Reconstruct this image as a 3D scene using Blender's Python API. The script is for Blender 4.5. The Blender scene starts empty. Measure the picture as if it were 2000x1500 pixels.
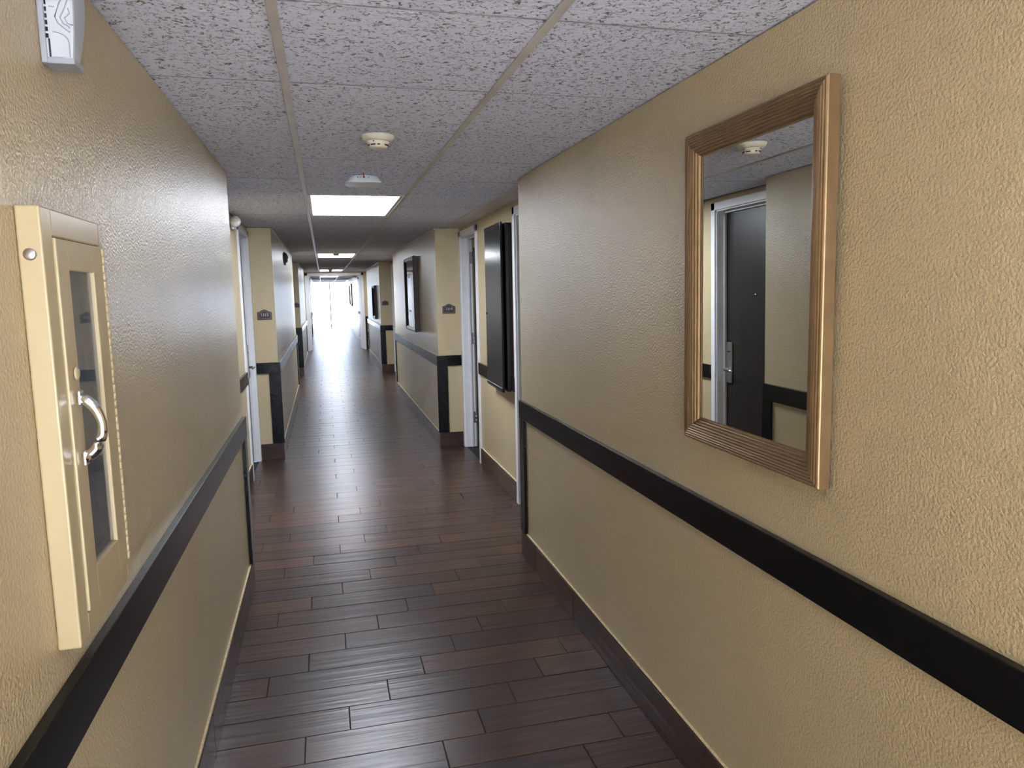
import bpy, bmesh, math, random
from mathutils import Vector, Matrix
random.seed(7)
SC = bpy.context.scene
COL = SC.collection

# ------------------------------------------------------------------ camera
CAM_H = 1.521
YAW, PITCH, ROLL = math.radians(14.2628), math.radians(7.2386), math.radians(-1.0564)
def _axes():
    cy, sy, cp, sp = math.cos(YAW), math.sin(YAW), math.cos(PITCH), math.sin(PITCH)
    fw = Vector((sy*cp, cy*cp, -sp)); r = Vector((cy, -sy, 0)); u = r.cross(fw)
    cr, sr = math.cos(ROLL), math.sin(ROLL)
    return r*cr + u*sr, -r*sr + u*cr, fw
_r, _u, _f = _axes()
cam = bpy.data.cameras.new('camera')
cam.sensor_fit = 'HORIZONTAL'; cam.sensor_width = 36.0; cam.lens = 1427.3/2000*36.0
cam.clip_start = 0.02; cam.clip_end = 200
camo = bpy.data.objects.new('camera', cam); COL.objects.link(camo)
camo.matrix_world = Matrix(((_r.x, _u.x, -_f.x, 0), (_r.y, _u.y, -_f.y, 0), (_r.z, _u.z, -_f.z, CAM_H), (0, 0, 0, 1)))
SC.camera = camo

# ------------------------------------------------------------------ light and exposure
PANEL_STRENGTH = 17.5
SKY_STRENGTH = 7.5
SUN_STRENGTH = 58.0
EXPOSURE = 0.70
w = bpy.data.worlds.new('overcast_sky'); SC.world = w; w.use_nodes = True
bg = w.node_tree.nodes['Background']
bg.inputs['Color'].default_value = (0.74, 0.87, 1.10, 1); bg.inputs['Strength'].default_value = SKY_STRENGTH
SC.view_settings.view_transform = 'Standard'; SC.view_settings.look = 'None'
SC.view_settings.exposure = EXPOSURE; SC.view_settings.gamma = 1.0
SC.view_settings.use_curve_mapping = False
SC.cycles.max_bounces = 14; SC.cycles.diffuse_bounces = 7; SC.cycles.glossy_bounces = 6
SC.cycles.transparent_max_bounces = 12
SC.cycles.sample_clamp_indirect = 12.0
sl = bpy.data.lights.new('low_sun', 'SUN'); sl.energy = SUN_STRENGTH; sl.angle = math.radians(2.0); sl.color = (1.0, 0.97, 0.92)
slo = bpy.data.objects.new('low_sun', sl); COL.objects.link(slo)
slo.rotation_euler = (math.radians(55), 0, math.radians(12))
def portal(name, y, rx, wd=1.5):                       # marks the glazed ends as where daylight enters
    l = bpy.data.lights.new(name, 'AREA'); l.shape = 'RECTANGLE'; l.size = wd; l.size_y = 2.1
    l.cycles.is_portal = True
    o = bpy.data.objects.new(name, l); COL.objects.link(o)
    o.location = (0.31, y, 1.06); o.rotation_euler = (rx, 0, 0)

# ------------------------------------------------------------------ key dimensions
XL, XR = -0.433, 1.06            # corridor faces
XLB, XRB = -0.64, 1.30           # backs of the door recesses
XLO, XRO = -0.80, 1.46           # outsides of the walls
H = 2.129
Y0, Y1 = -0.7, 36.0
SEGL = [(Y0, 3.93), (7.06, 11.75), (14.4, 18.55), (21.8, 24.6), (27.5, Y1)]
SEGR = [(Y0, 3.955), (7.06, 11.45), (14.4, 18.55), (21.8, Y1)]
RAIL0, RAIL1, RAILT = 0.809, 0.909, 0.019
BASEH, BASET = 0.149, 0.012
BAR1, PITCHX = -0.076, 0.61
JY, PITCHY = 1.68, 0.612

portal('daylight_portal_far', Y1+0.04, math.radians(-90))
LOB = -5.0                        # the added, unseen lobby behind the viewpoint ends here
LX0, LX1, LH = -2.3, 2.9, 2.6
portal('daylight_portal_near', LOB-0.04, math.radians(90), LX1-LX0)

# ------------------------------------------------------------------ materials
def mat(name):
    m = bpy.data.materials.new(name); m.use_nodes = True
    nt = m.node_tree
    return m, nt, nt.nodes['Principled BSDF']
def node(nt, typ, **kw):
    n = nt.nodes.new(typ)
    for k, v in kw.items():
        if k.startswith('in_'):
            n.inputs[k[3:].replace('_', ' ')].default_value = v
        else: setattr(n, k, v)
    return n
def link(nt, a, b): nt.links.new(a, b)
def ramp(nt, fac, stops):
    r = nt.nodes.new('ShaderNodeValToRGB'); cr = r.color_ramp
    while len(cr.elements) < len(stops): cr.elements.new(0.5)
    for e, (p, c) in zip(cr.elements, stops):
        e.position = p; e.color = (*c, 1) if len(c) == 3 else c
    link(nt, fac, r.inputs['Fac']); return r.outputs['Color']
def coords(nt, scale=(1, 1, 1), offset=None, src='Object'):
    t = nt.nodes.new('ShaderNodeTexCoord'); mp = nt.nodes.new('ShaderNodeMapping')
    mp.inputs['Scale'].default_value = scale
    link(nt, t.outputs[src], mp.inputs['Vector'])
    if offset is not None: link(nt, offset, mp.inputs['Location'])
    return mp.outputs['Vector']
def noise(nt, vec, scale, detail=2.0, rough=0.5, dist=0.0):
    n = nt.nodes.new('ShaderNodeTexNoise')
    n.inputs['Scale'].default_value = scale; n.inputs['Detail'].default_value = detail
    n.inputs['Roughness'].default_value = rough; n.inputs['Distortion'].default_value = dist
    link(nt, vec, n.inputs['Vector']); return n.outputs['Fac']
def bump(nt, h, strength, distance, prev=None):
    b = nt.nodes.new('ShaderNodeBump'); b.inputs['Strength'].default_value = strength
    b.inputs['Distance'].default_value = distance; link(nt, h, b.inputs['Height'])
    if prev is not None: link(nt, prev, b.inputs['Normal'])
    return b.outputs['Normal']
def mixc(nt, fac, a, b):
    m = nt.nodes.new('ShaderNodeMix'); m.data_type = 'RGBA'
    for sock, v in ((m.inputs['Factor'], fac), (m.inputs['A'], a), (m.inputs['B'], b)):
        if isinstance(v, bpy.types.NodeSocket): link(nt, v, sock)
        elif isinstance(v, (int, float)): sock.default_value = v
        else: sock.default_value = (*v, 1)
    return m.outputs['Result'] if 'Result' in m.outputs else m.outputs[2]
def mix_rgba(nt, fac, a, b):
    m = nt.nodes.new('ShaderNodeMixRGB')
    for sock, v in ((m.inputs[0], fac), (m.inputs[1], a), (m.inputs[2], b)):
        if isinstance(v, bpy.types.NodeSocket): link(nt, v, sock)
        elif isinstance(v, (int, float)): sock.default_value = v
        else: sock.default_value = (*v, 1)
    return m.outputs[0]
def simple(name, col, rough=0.5, metal=0.0, spec=0.5, grain=0.06, gscale=30, bumpy=0.0, bscale=200):
    m, nt, p = mat(name)
    v = coords(nt)
    f = noise(nt, v, gscale, 3)
    lo = tuple(c*(1-grain) for c in col); hi = tuple(min(1, c*(1+grain)) for c in col)
    link(nt, ramp(nt, f, [(0.35, lo), (0.65, hi)]), p.inputs['Base Color'])
    p.inputs['Roughness'].default_value = rough; p.inputs['Metallic'].default_value = metal
    p.inputs['Specular IOR Level'].default_value = spec
    if bumpy:
        link(nt, bump(nt, noise(nt, v, bscale, 2), bumpy, 0.002), p.inputs['Normal'])
    return m

def wall_paint():
    m, nt, p = mat('tan_wall_paint')
    v = coords(nt)
    big = noise(nt, v, 1.3, 3)
    col = ramp(nt, big, [(0.3, (0.485, 0.392, 0.232)), (0.7, (0.53, 0.432, 0.262))])
    flecks = ramp(nt, noise(nt, v, 38, 2, 0.6), [(0.72, (0, 0, 0)), (0.80, (0.35, 0.35, 0.35))])
    col = mix_rgba(nt, flecks, col, (0.60, 0.51, 0.32))
    link(nt, col, p.inputs['Base Color'])
    p.inputs['Roughness'].default_value = 0.27
    p.inputs['Specular IOR Level'].default_value = 0.5
    peel = noise(nt, v, 150, 2.0, 0.5)
    vs = coords(nt, (3.0, 3.0, 0.35))
    wav = noise(nt, vs, 1.6, 2)
    n1 = bump(nt, wav, 0.16, 0.015)
    n2 = bump(nt, peel, 0.85, 0.004, n1)
    link(nt, n2, p.inputs['Normal'])
    return m

def wood_tile(name, axis):
    """dark hand scraped wood-look tile, grain along the given axis"""
    m, nt, p = mat(name)
    oi = nt.nodes.new('ShaderNodeObjectInfo'); geo = nt.nodes.new('ShaderNodeNewGeometry')
    add = node(nt, 'ShaderNodeMath', operation='ADD')
    link(nt, oi.outputs['Random'], add.inputs[0]); link(nt, geo.outputs['Random Per Island'], add.inputs[1])
    fr = node(nt, 'ShaderNodeMath', operation='FRACT'); link(nt, add.outputs[0], fr.inputs[0])
    mul = node(nt, 'ShaderNodeMath', operation='MULTIPLY'); mul.inputs[1].default_value = 71.3
    link(nt, fr.outputs[0], mul.inputs[0])
    comb = nt.nodes.new('ShaderNodeCombineXYZ')
    for k in range(3): link(nt, mul.outputs[0], comb.inputs[k])
    if axis == 'X': s1, s2, s3 = (2.2, 30, 30), (1.3, 34, 34), (14, 55, 55)
    else:           s1, s2, s3 = (30, 2.2, 30), (34, 1.3, 34), (55, 14, 55)
    g = noise(nt, coords(nt, s1, comb.outputs[0]), 1.6, 5, 0.62, 0.6)
    base = ramp(nt, g, [(0.25, (0.032, 0.0190, 0.0155)), (0.5, (0.058, 0.034, 0.0265)), (0.78, (0.104, 0.060, 0.043))])
    tone = ramp(nt, fr.outputs[0], [(0.0, (0.74, 0.73, 0.74)), (0.35, (0.94, 0.88, 0.86)), (0.7, (1.05, 0.95, 0.88)), (1.0, (1.5, 1.25, 1.05))])
    mm = node(nt, 'ShaderNodeMixRGB', blend_type='MULTIPLY'); mm.inputs[0].default_value = 1
    link(nt, base, mm.inputs[1]); link(nt, tone, mm.inputs[2])
    link(nt, mm.outputs[0], p.inputs['Base Color'])
    rr = ramp(nt, g, [(0.2, (0.35,)*3), (0.8, (0.26,)*3)])
    link(nt, rr, p.inputs['Roughness'])
    p.inputs['Specular IOR Level'].default_value = 0.33
    scr = noise(nt, coords(nt, s2, comb.outputs[0]), 1.0, 3, 0.5, 0.3)
    fine = noise(nt, coords(nt, s3, comb.outputs[0]), 1.6, 2)
    n1 = bump(nt, scr, 0.5, 0.004); n2 = bump(nt, fine, 0.22, 0.0012, n1)
    link(nt, n2, p.inputs['Normal'])
    return m

def acoustic():
    m, nt, p = mat('fissured_ceiling_tile')
    oi = nt.nodes.new('ShaderNodeObjectInfo')
    mul = node(nt, 'ShaderNodeMath', operation='MULTIPLY'); mul.inputs[1].default_value = 37.0
    link(nt, oi.outputs['Random'], mul.inputs[0])
    comb = nt.nodes.new('ShaderNodeCombineXYZ')
    for k in range(3): link(nt, mul.outputs[0], comb.inputs[k])
    v = coords(nt, (1, 1, 1), comb.outputs[0])
    fis = noise(nt, v, 72, 3.5, 0.65, 1.0)
    pit = ramp(nt, fis, [(0.365, (0, 0, 0)), (0.455, (1, 1, 1))])
    col = mix_rgba(nt, pit, (0.17, 0.165, 0.19), (0.775, 0.82, 1.0))
    tint = ramp(nt, oi.outputs['Random'], [(0, (0.94, 0.93, 0.94)), (1, (1.0, 1.0, 1.0))])
    mm = node(nt, 'ShaderNodeMixRGB', blend_type='MULTIPLY'); mm.inputs[0].default_value = 1
    link(nt, col, mm.inputs[1]); link(nt, tint, mm.inputs[2])
    link(nt, mm.outputs[0], p.inputs['Base Color'])
    p.inputs['Roughness'].default_value = 0.85; p.inputs['Specular IOR Level'].default_value = 0.3
    n1 = bump(nt, pit, 0.6, 0.004)
    n2 = bump(nt, noise(nt, v, 75, 3), 0.7, 0.006, n1)
    link(nt, n2, p.inputs['Normal'])
    return m

def emit(name, col, strength):
    m = bpy.data.materials.new(name); m.use_nodes = True; nt = m.node_tree; nt.nodes.clear()
    e = nt.nodes.new('ShaderNodeEmission'); o = nt.nodes.new('ShaderNodeOutputMaterial')
    e.inputs['Color'].default_value = (*col, 1); e.inputs['Strength'].default_value = strength
    link(nt, e.outputs[0], o.inputs[0]); return m

def pane_glass(name, tint=(1, 1, 1), refl=1.0, haze=0.0):
    m = bpy.data.materials.new(name); m.use_nodes = True; nt = m.node_tree; nt.nodes.clear()
    t = nt.nodes.new('ShaderNodeBsdfTransparent'); g = nt.nodes.new('ShaderNodeBsdfGlossy')
    t.inputs['Color'].default_value = (*tint, 1); g.inputs['Roughness'].default_value = 0.02
    f = nt.nodes.new('ShaderNodeFresnel'); f.inputs['IOR'].default_value = 1.5
    mu = node(nt, 'ShaderNodeMath', operation='MULTIPLY'); mu.inputs[1].default_value = refl
    mu.use_clamp = True
    link(nt, f.outputs[0], mu.inputs[0])
    base = t.outputs[0]
    if haze:
        d = nt.nodes.new('ShaderNodeBsdfDiffuse'); d.inputs['Color'].default_value = (0.40, 0.45, 0.54, 1)
        hx = nt.nodes.new('ShaderNodeMixShader'); hx.inputs[0].default_value = haze
        link(nt, t.outputs[0], hx.inputs[1]); link(nt, d.outputs[0], hx.inputs[2]); base = hx.outputs[0]
    x = nt.nodes.new('ShaderNodeMixShader'); o = nt.nodes.new('ShaderNodeOutputMaterial')
    link(nt, mu.outputs[0], x.inputs[0]); link(nt, base, x.inputs[1]); link(nt, g.outputs[0], x.inputs[2])
    link(nt, x.outputs[0], o.inputs[0]); return m

def dark_wood(name, c0, c1, rough):
    m, nt, p = mat(name)
    g = noise(nt, coords(nt, (25, 25, 1.2)), 2.0, 5, 0.6, 0.5)
    link(nt, ramp(nt, g, [(0.3, c0), (0.7, c1)]), p.inputs['Base Color'])
    p.inputs['Roughness'].default_value = rough
    link(nt, bump(nt, g, 0.1, 0.001), p.inputs['Normal']); return m

M = {}
M['wall'] = wall_paint()
M['floor'] = wood_tile('wood_look_floor_tile', 'X')
M['base'] = wood_tile('wood_look_base_tile', 'Y')
M['grout'] = simple('dark_grout', (0.03, 0.026, 0.024), 0.8, grain=0.2)
M['tile'] = acoustic()
M['tile_edge'] = simple('raw_tile_edge', (0.16, 0.15, 0.15), 0.9, grain=0.3, gscale=80)
M['bar'] = simple('painted_grid_metal', (0.52, 0.50, 0.485), 0.42, grain=0.08, gscale=9)
M['angle'] = simple('white_wall_angle', (0.78, 0.74, 0.72), 0.3)
M['soffit'] = simple('soffit_board', (0.58, 0.56, 0.57), 0.7)
M['slab'] = simple('plenum_seal_board', (0.12, 0.12, 0.12), 0.9)
M['black'] = simple('black_trim_paint', (0.0065, 0.0065, 0.0075), 0.22, spec=0.25, grain=0.05, gscale=12, bumpy=0.03, bscale=60)
M['caulk'] = simple('cream_caulk', (0.72, 0.60, 0.36), 0.5, grain=0.15, gscale=60)
M['white_frame'] = simple('white_door_frame_paint', (0.72, 0.72, 0.75), 0.35, grain=0.03)
M['door'] = dark_wood('espresso_door', (0.012, 0.0105, 0.010), (0.022, 0.018, 0.016), 0.36)
M['chrome'] = simple('chrome', (0.82, 0.82, 0.85), 0.12, metal=1.0, grain=0.02)
M['steel'] = simple('satin_steel', (0.46, 0.45, 0.45), 0.38, metal=1.0, grain=0.06)
M['cabpaint'] = simple('cabinet_tan_enamel', (0.48, 0.395, 0.235), 0.27, grain=0.03, gscale=6, bumpy=0.05, bscale=40)
M['mirror'] = simple('silvered_glass', (0.80, 0.82, 0.80), 0.0, metal=1.0, grain=0.0)
M['bronze'] = simple('antique_bronze_frame', (0.27, 0.175, 0.09), 0.34, metal=0.65, grain=0.08, gscale=25)
M['bronze_dark'] = simple('dark_bronze_frame', (0.035, 0.022, 0.018), 0.4, spec=0.3, grain=0.2, gscale=60)
M['satin_black'] = simple('satin_black_metal', (0.013, 0.013, 0.015), 0.19, spec=0.35, grain=0.1, gscale=15, bumpy=0.03, bscale=90)
M['white_plastic'] = simple('white_plastic', (0.50, 0.535, 0.60), 0.35, grain=0.02)
M['grey_plastic'] = simple('grey_plastic', (0.33, 0.35, 0.42), 0.4, grain=0.04)
M['slot'] = simple('dark_recess', (0.01, 0.01, 0.011), 0.7)
M['ivory'] = simple('aged_ivory_plastic', (0.66, 0.61, 0.50), 0.42, grain=0.05)
M['ap_white'] = simple('access_point_shell', (0.70, 0.71, 0.76), 0.3, grain=0.02)
M['orange'] = simple('orange_cable', (0.55, 0.10, 0.04), 0.5)
M['red'] = simple('red_enamel', (0.38, 0.012, 0.012), 0.25)
M['alarm'] = simple('dark_red_alarm', (0.035, 0.006, 0.008), 0.45, spec=0.25)
M['paper'] = simple('tag_paper', (0.62, 0.52, 0.42), 0.8)
M['tub'] = simple('grey_cabinet_liner', (0.50, 0.52, 0.55), 0.5)
M['sign'] = simple('sign_bronze_field', (0.035, 0.028, 0.028), 0.4, metal=0.2)
M['sign_edge'] = simple('sign_black_border', (0.012, 0.009, 0.007), 0.4)
M['sign_rim'] = simple('sign_taupe_rim', (0.11, 0.085, 0.078), 0.45)
M['number'] = simple('pale_lettering', (0.52, 0.49, 0.50), 0.5)
M['lamp'] = emit('fluorescent_diffuser', (0.88, 0.94, 1.04), PANEL_STRENGTH)
M['lamp_fill'] = emit('fill_panel_diffuser', (0.95, 0.96, 1.0), PANEL_STRENGTH*0.12)  # weak glow for the panel added overhead to light the near walls
M['glass'] = pane_glass('clear_glazing')
M['cabglass'] = pane_glass('cabinet_glazing', (0.82, 0.86, 0.90), 1.3, 0.28)
M['lens'] = simple('frosted_lamp_lens', (0.75, 0.72, 0.70), 0.15, grain=0.2, gscale=90)
M['alu'] = simple('white_aluminium', (0.8, 0.81, 0.82), 0.35, metal=0.2)
M['concrete'] = simple('pale_concrete', (0.62, 0.61, 0.58), 0.85, grain=0.08, gscale=4)
M['room'] = simple('room_tan_paint', (0.55, 0.43, 0.24), 0.6)
M['added_floor'] = simple('added_lobby_tile', (0.55, 0.54, 0.52), 0.3, grain=0.05, gscale=3)  # pale so the added lobby floor bounces daylight onto the hall ceiling
M['carpet'] = simple('room_carpet', (0.30, 0.27, 0.25), 0.95, grain=0.2, gscale=200)

# ------------------------------------------------------------------ mesh helpers
class MB:
    def __init__(s): s.bm = bmesh.new(); s.mats = []
    def mi(s, m):
        if m not in s.mats: s.mats.append(m)
        return s.mats.index(m)
    def box(s, x0, x1, y0, y1, z0, z1, m, bev=0.0, seg=1):
        b = bmesh.new(); bmesh.ops.create_cube(b, size=1.0)
        for v in b.verts:
            v.co = Vector(((x0+x1)/2+v.co.x*(x1-x0), (y0+y1)/2+v.co.y*(y1-y0), (z0+z1)/2+v.co.z*(z1-z0)))
        if bev > 0:
            bmesh.ops.bevel(b, geom=list(b.edges), offset=bev, segments=seg, affect='EDGES', profile=0.5)
        s.join(b, m); return s
    def join(s, b, m, mtx=None, smooth=False):
        i = s.mi(m)
        if mtx is not None: bmesh.ops.transform(b, matrix=mtx, verts=list(b.verts))
        bmesh.ops.recalc_face_normals(b, faces=list(b.faces))
        vm = {v: s.bm.verts.new(v.co) for v in b.verts}
        for f in b.faces:
            try: nf = s.bm.faces.new([vm[v] for v in f.verts])
            except ValueError: continue
            nf.material_index = i; nf.smooth = smooth
        b.free()
    def lathe(s, prof, m, n=32, mtx=None, smooth=True):
        """prof: (r, z) from axis to axis"""
        b = bmesh.new(); rings = []
        for r, z in prof:
            if r < 1e-6: rings.append([b.verts.new((0, 0, z))])
            else: rings.append([b.verts.new((r*math.cos(2*math.pi*k/n), r*math.sin(2*math.pi*k/n), z)) for k in range(n)])
        for a, c in zip(rings, rings[1:]):
            for k in range(n):
                k2 = (k+1) % n
                if len(a) == 1 and len(c) == 1: continue
                if len(a) == 1: b.faces.new([a[0], c[k], c[k2]])
                elif len(c) == 1: b.faces.new([a[k], c[0], a[k2]])
                else: b.faces.new([a[k], c[k], c[k2], a[k2]])
        s.join(b, m, mtx, smooth); return s
    def prism(s, pts, d0, d1, m, mtx=None, smooth=False):
        """2-D outline (x, y) extruded along z from d0 to d1"""
        b = bmesh.new()
        lo = [b.verts.new((x, y, d0)) for x, y in pts]; hi = [b.verts.new((x, y, d1)) for x, y in pts]
        b.faces.new(lo[::-1]); b.faces.new(hi)
        n = len(pts)
        for k in range(n): b.faces.new([lo[k], lo[(k+1) % n], hi[(k+1) % n], hi[k]])
        s.join(b, m, mtx, smooth); return s
    def tube(s, pts, r, m, n=10, sy=1.0):
        b = bmesh.new(); pts = [Vector(p) for p in pts]; rings = []
        for i, p in enumerate(pts):
            t = (pts[min(i+1, len(pts)-1)]-pts[max(i-1, 0)]).normalized()
            a = Vector((0, 0, 1)) if abs(t.z) < 0.9 else Vector((1, 0, 0))
            e1 = t.cross(a).normalized(); e2 = t.cross(e1).normalized()
            rr = r[i] if isinstance(r, (list, tuple)) else r
            rings.append([b.verts.new(p+e1*rr*sy*math.cos(2*math.pi*k/n)+e2*rr*math.sin(2*math.pi*k/n)) for k in range(n)])
        for a, c in zip(rings, rings[1:]):
            for k in range(n): b.faces.new([a[k], a[(k+1) % n], c[(k+1) % n], c[k]])
        b.faces.new(rings[0][::-1]); b.faces.new(rings[-1])
        s.join(b, m, None, True); return s
    def build(s, name, parent=None, loc=None, **props):
        me = bpy.data.meshes.new(name)
        s.bm.to_mesh(me); s.bm.free()
        for m in s.mats: me.materials.append(M[m])
        o = bpy.data.objects.new(name, me); COL.objects.link(o)
        if loc is not None: o.location = loc
        if parent is not None: o.parent = parent
        for k, v in props.items(): o[k] = v
        return o

def tag(o, label=None, category=None, group=None, kind=None):
    if label: o['label'] = label
    if category: o['category'] = category
    if group: o['group'] = group
    if kind: o['kind'] = kind
    return o
def empty(name, loc=(0, 0, 0), **kw):
    o = bpy.data.objects.new(name, None); COL.objects.link(o); o.location = loc
    o.empty_display_size = 0.05
    return tag(o, **kw)
def inst(name, me, parent, loc):
    o = bpy.data.objects.new(name, me); COL.objects.link(o); o.location = loc; o.parent = parent
    return o
def copy_tree(o, parent=None):
    c = o.copy(); COL.objects.link(c)
    if parent is not None: c.parent = parent
    for ch in list(o.children): copy_tree(ch, c)
    return c

# ------------------------------------------------------------------ floor
fl = MB(); fl.box(XLO, XRO, Y0-0.1, Y1+0.1, -0.12, -0.0075, 'grout')
floor = tag(fl.build('floor'), 'dark brown wood look plank tile floor running down the hallway', 'floor', kind='structure')
PW, PL, GAP = 0.152, 0.606, 0.0022
def plank_bm(x0, x1, y0, y1, z1=0.0):
    b = bmesh.new(); c = 0.0016; z0 = -0.008
    V = [b.verts.new(p) for p in ((x0, y0, z0), (x1, y0, z0), (x1, y1, z0), (x0, y1, z0),
         (x0, y0, z1-c), (x1, y0, z1-c), (x1, y1, z1-c), (x0, y1, z1-c),
         (x0+c, y0+c, z1), (x1-c, y0+c, z1), (x1-c, y1-c, z1), (x0+c, y1-c, z1))]
    for a in range(4):
        d = (a+1) % 4
        b.faces.new([V[a], V[d], V[d+4], V[a+4]]); b.faces.new([V[a+4], V[d+4], V[d+8], V[a+8]])
    b.faces.new(V[8:12]); return b
fm = MB(); fm.join(plank_bm(-PL/2+GAP/2, PL/2-GAP/2, -PW/2+GAP/2, PW/2-GAP/2), 'floor')
full = fm.build('plank', floor); plank_mesh = full.data
cut_meshes = {}
field = MB()
first = True; n_planks = 0
row0 = int(math.floor((Y0-2.32)/PW)); row1 = int(math.ceil((Y1-2.32)/PW))
for r in range(row0, row1):
    y0 = 2.32+PW*r; yc = y0+PW/2
    j = -0.133+0.152*r
    j -= math.ceil((j-(XLB))/PL)*PL               # first joint at or left of the recess back
    while j < XRB:
        a, b_ = max(j, XLB-0.01), min(j+PL, XRB+0.01)
        hidden = (b_ < XL+0.005 or a > XR-0.005)
        inrecess = any(s0 < yc < s1 for s0, s1 in ((3.95, 7.06), (11.45, 14.4), (18.55, 21.8), (24.6, 27.5)))
        if b_-a > 0.02 and not (hidden and not inrecess):
            dz = random.uniform(-0.0006, 0.0)
            near = y0 > 1.95 and n_planks < 296
            if near:
                n_planks += 1
                if b_-a > PL-0.001:
                    if first: full.location = ((a+b_)/2, yc, dz); first = False
                    else: inst('plank', plank_mesh, floor, ((a+b_)/2, yc, dz))
                else:
                    L = round(b_-a, 2)
                    if L not in cut_meshes:
                        q = MB(); q.join(plank_bm(-(b_-a)/2+GAP/2, (b_-a)/2-GAP/2, -PW/2+GAP/2, PW/2-GAP/2), 'floor')
                        o = q.build('plank', floor); cut_meshes[L] = o.data; o.location = ((a+b_)/2, yc, dz)
                    else: inst('plank', cut_meshes[L], floor, ((a+b_)/2, yc, dz))
            else:
                field.join(plank_bm(a+GAP/2, b_-GAP/2, y0+GAP/2, y0+PW-GAP/2, dz), 'floor')
        j += PL
field.build('plank_field', floor, kind='stuff')

# ------------------------------------------------------------------ ceiling
cb = MB()
cb.box(XLO-0.05, XRO+0.05, Y0-0.1, Y1+0.1, 2.20, 2.26, 'slab')  # slab and skirts added unseen to stop sky light leaking above the tiles
cb.box(XLO-0.05, XLO, Y0-0.1, Y1+0.1, 2.09, 2.20, 'slab'); cb.box(XRO, XRO+0.05, Y0-0.1, Y1+0.1, 2.09, 2.20, 'slab')
cb.box(XLO, XRO, Y0-0.1, Y0, 2.1285, 2.20, 'slab'); cb.box(XLO, XRO, Y1, Y1+0.1, 2.1285, 2.20, 'slab')
ceiling = tag(cb.build('ceiling'), 'suspended ceiling of grey fissured acoustic tiles above the hallway', 'ceiling', kind='structure')
BARS = [BAR1, BAR1+PITCHX, BAR1+2*PITCHX]
cols = [(XLB, BARS[0]), (BARS[0], BARS[1]), (BARS[1], BARS[2])]
LIGHT_ROWS = {5: 0, 16: 1, 28: 2, 39: 3, -3: 4}
light_rows = {k for a in LIGHT_ROWS for k in (a, a+1)}
tmesh = {}
k0 = int(math.floor((Y0-JY)/PITCHY)); k1 = int(math.ceil((Y1-JY)/PITCHY))
for k in range(k0, k1):
    ya, yb = JY+k*PITCHY, JY+(k+1)*PITCHY
    for ci, (xa, xb) in enumerate(cols):
        if ci == 1 and k in light_rows: continue
        if ci not in tmesh:
            wx = xb-xa; q = MB(); b = bmesh.new(); bmesh.ops.create_cube(b, size=1)
            for v in b.verts: v.co = Vector((v.co.x*(wx-0.003), v.co.y*(PITCHY-0.0032), v.co.z*0.016+0.008))
            q.join(b, 'tile'); q.mi('tile_edge'); q.bm.normal_update()
            for f in q.bm.faces:
                if abs(f.normal.z) < 0.5: f.material_index = 1
            o = q.build('tile', ceiling); tmesh[ci] = o.data
        else: o = inst('tile', tmesh[ci], ceiling, (0, 0, 0))
        sag = random.uniform(0.0, 0.0008)
        o.location = ((xa+xb)/2, (ya+yb)/2, H+0.003-sag+(0.002 if k == -1 and ci > 0 else 0))
for x in BARS:
    b = MB(); b.box(x-0.012, x+0.012, Y0, Y1, H-0.0045, H+0.0025, 'bar', 0.0015)
    b.box(x-0.002, x+0.002, Y0, Y1, H+0.0025, H+0.035, 'bar')
    b.build('grid_bar', ceiling)
sf = MB(); sf.box(BARS[2]+0.012, XRB+0.02, 3.96, 7.055, H-0.002, H+0.012, 'soffit')
for a, c in zip(SEGR[1:], SEGR[2:]): sf.box(BARS[2]+0.012, XRB+0.02, a[1]+0.005, c[0]-0.005, H-0.002, H+0.012, 'soffit')
sf.build('soffit_strip', ceiling)

# ------------------------------------------------------------------ walls
WT = H-0.0015
NICHE = (1.262, 1.530, 0.995, 1.630)           # y0 y1 z0 z1 of the recess for the fire cabinet
wl = MB()
y0, y1, z0, z1 = NICHE
wl.box(XLO, XL, SEGL[0][0], y0, 0, WT, 'wall'); wl.box(XLO, XL, y1, SEGL[0][1], 0, WT, 'wall')
wl.box(XLO, XL, y0, y1, 0, z0, 'wall'); wl.box(XLO, XL, y0, y1, z1, WT, 'wall'); wl.box(XLO, XL-0.2, y0, y1, z0, z1, 'wall')
wall_l = tag(wl.build('wall_left'), 'glossy tan textured left wall section holding the extinguisher cabinet', 'wall', kind='structure')
wr = MB(); wr.box(XR, XRO, *SEGR[0], 0, WT, 'wall')
wall_r = tag(wr.build('wall_right'), 'tan textured right wall section with the large reeded mirror', 'wall', kind='structure')
ORD = ['second', 'third', 'fourth', 'fifth', 'sixth']
walls = {('L', 0): wall_l, ('R', 0): wall_r}
for i in range(1, 6):
    for side, segs, xa, xb in (('L', SEGL, XLO, XL), ('R', SEGR, XR, XRO)):
        if i >= len(segs): continue
        q = MB(); q.box(xa, xb, segs[i][0], segs[i][1], 0, WT, 'wall')
        walls[(side, i)] = tag(q.build('wall_left' if side == 'L' else 'wall_right'),
            'tan %s wall section, %s one down the hallway' % ('left' if side == 'L' else 'right', ORD[i-1]), 'wall', kind='structure')

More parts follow.
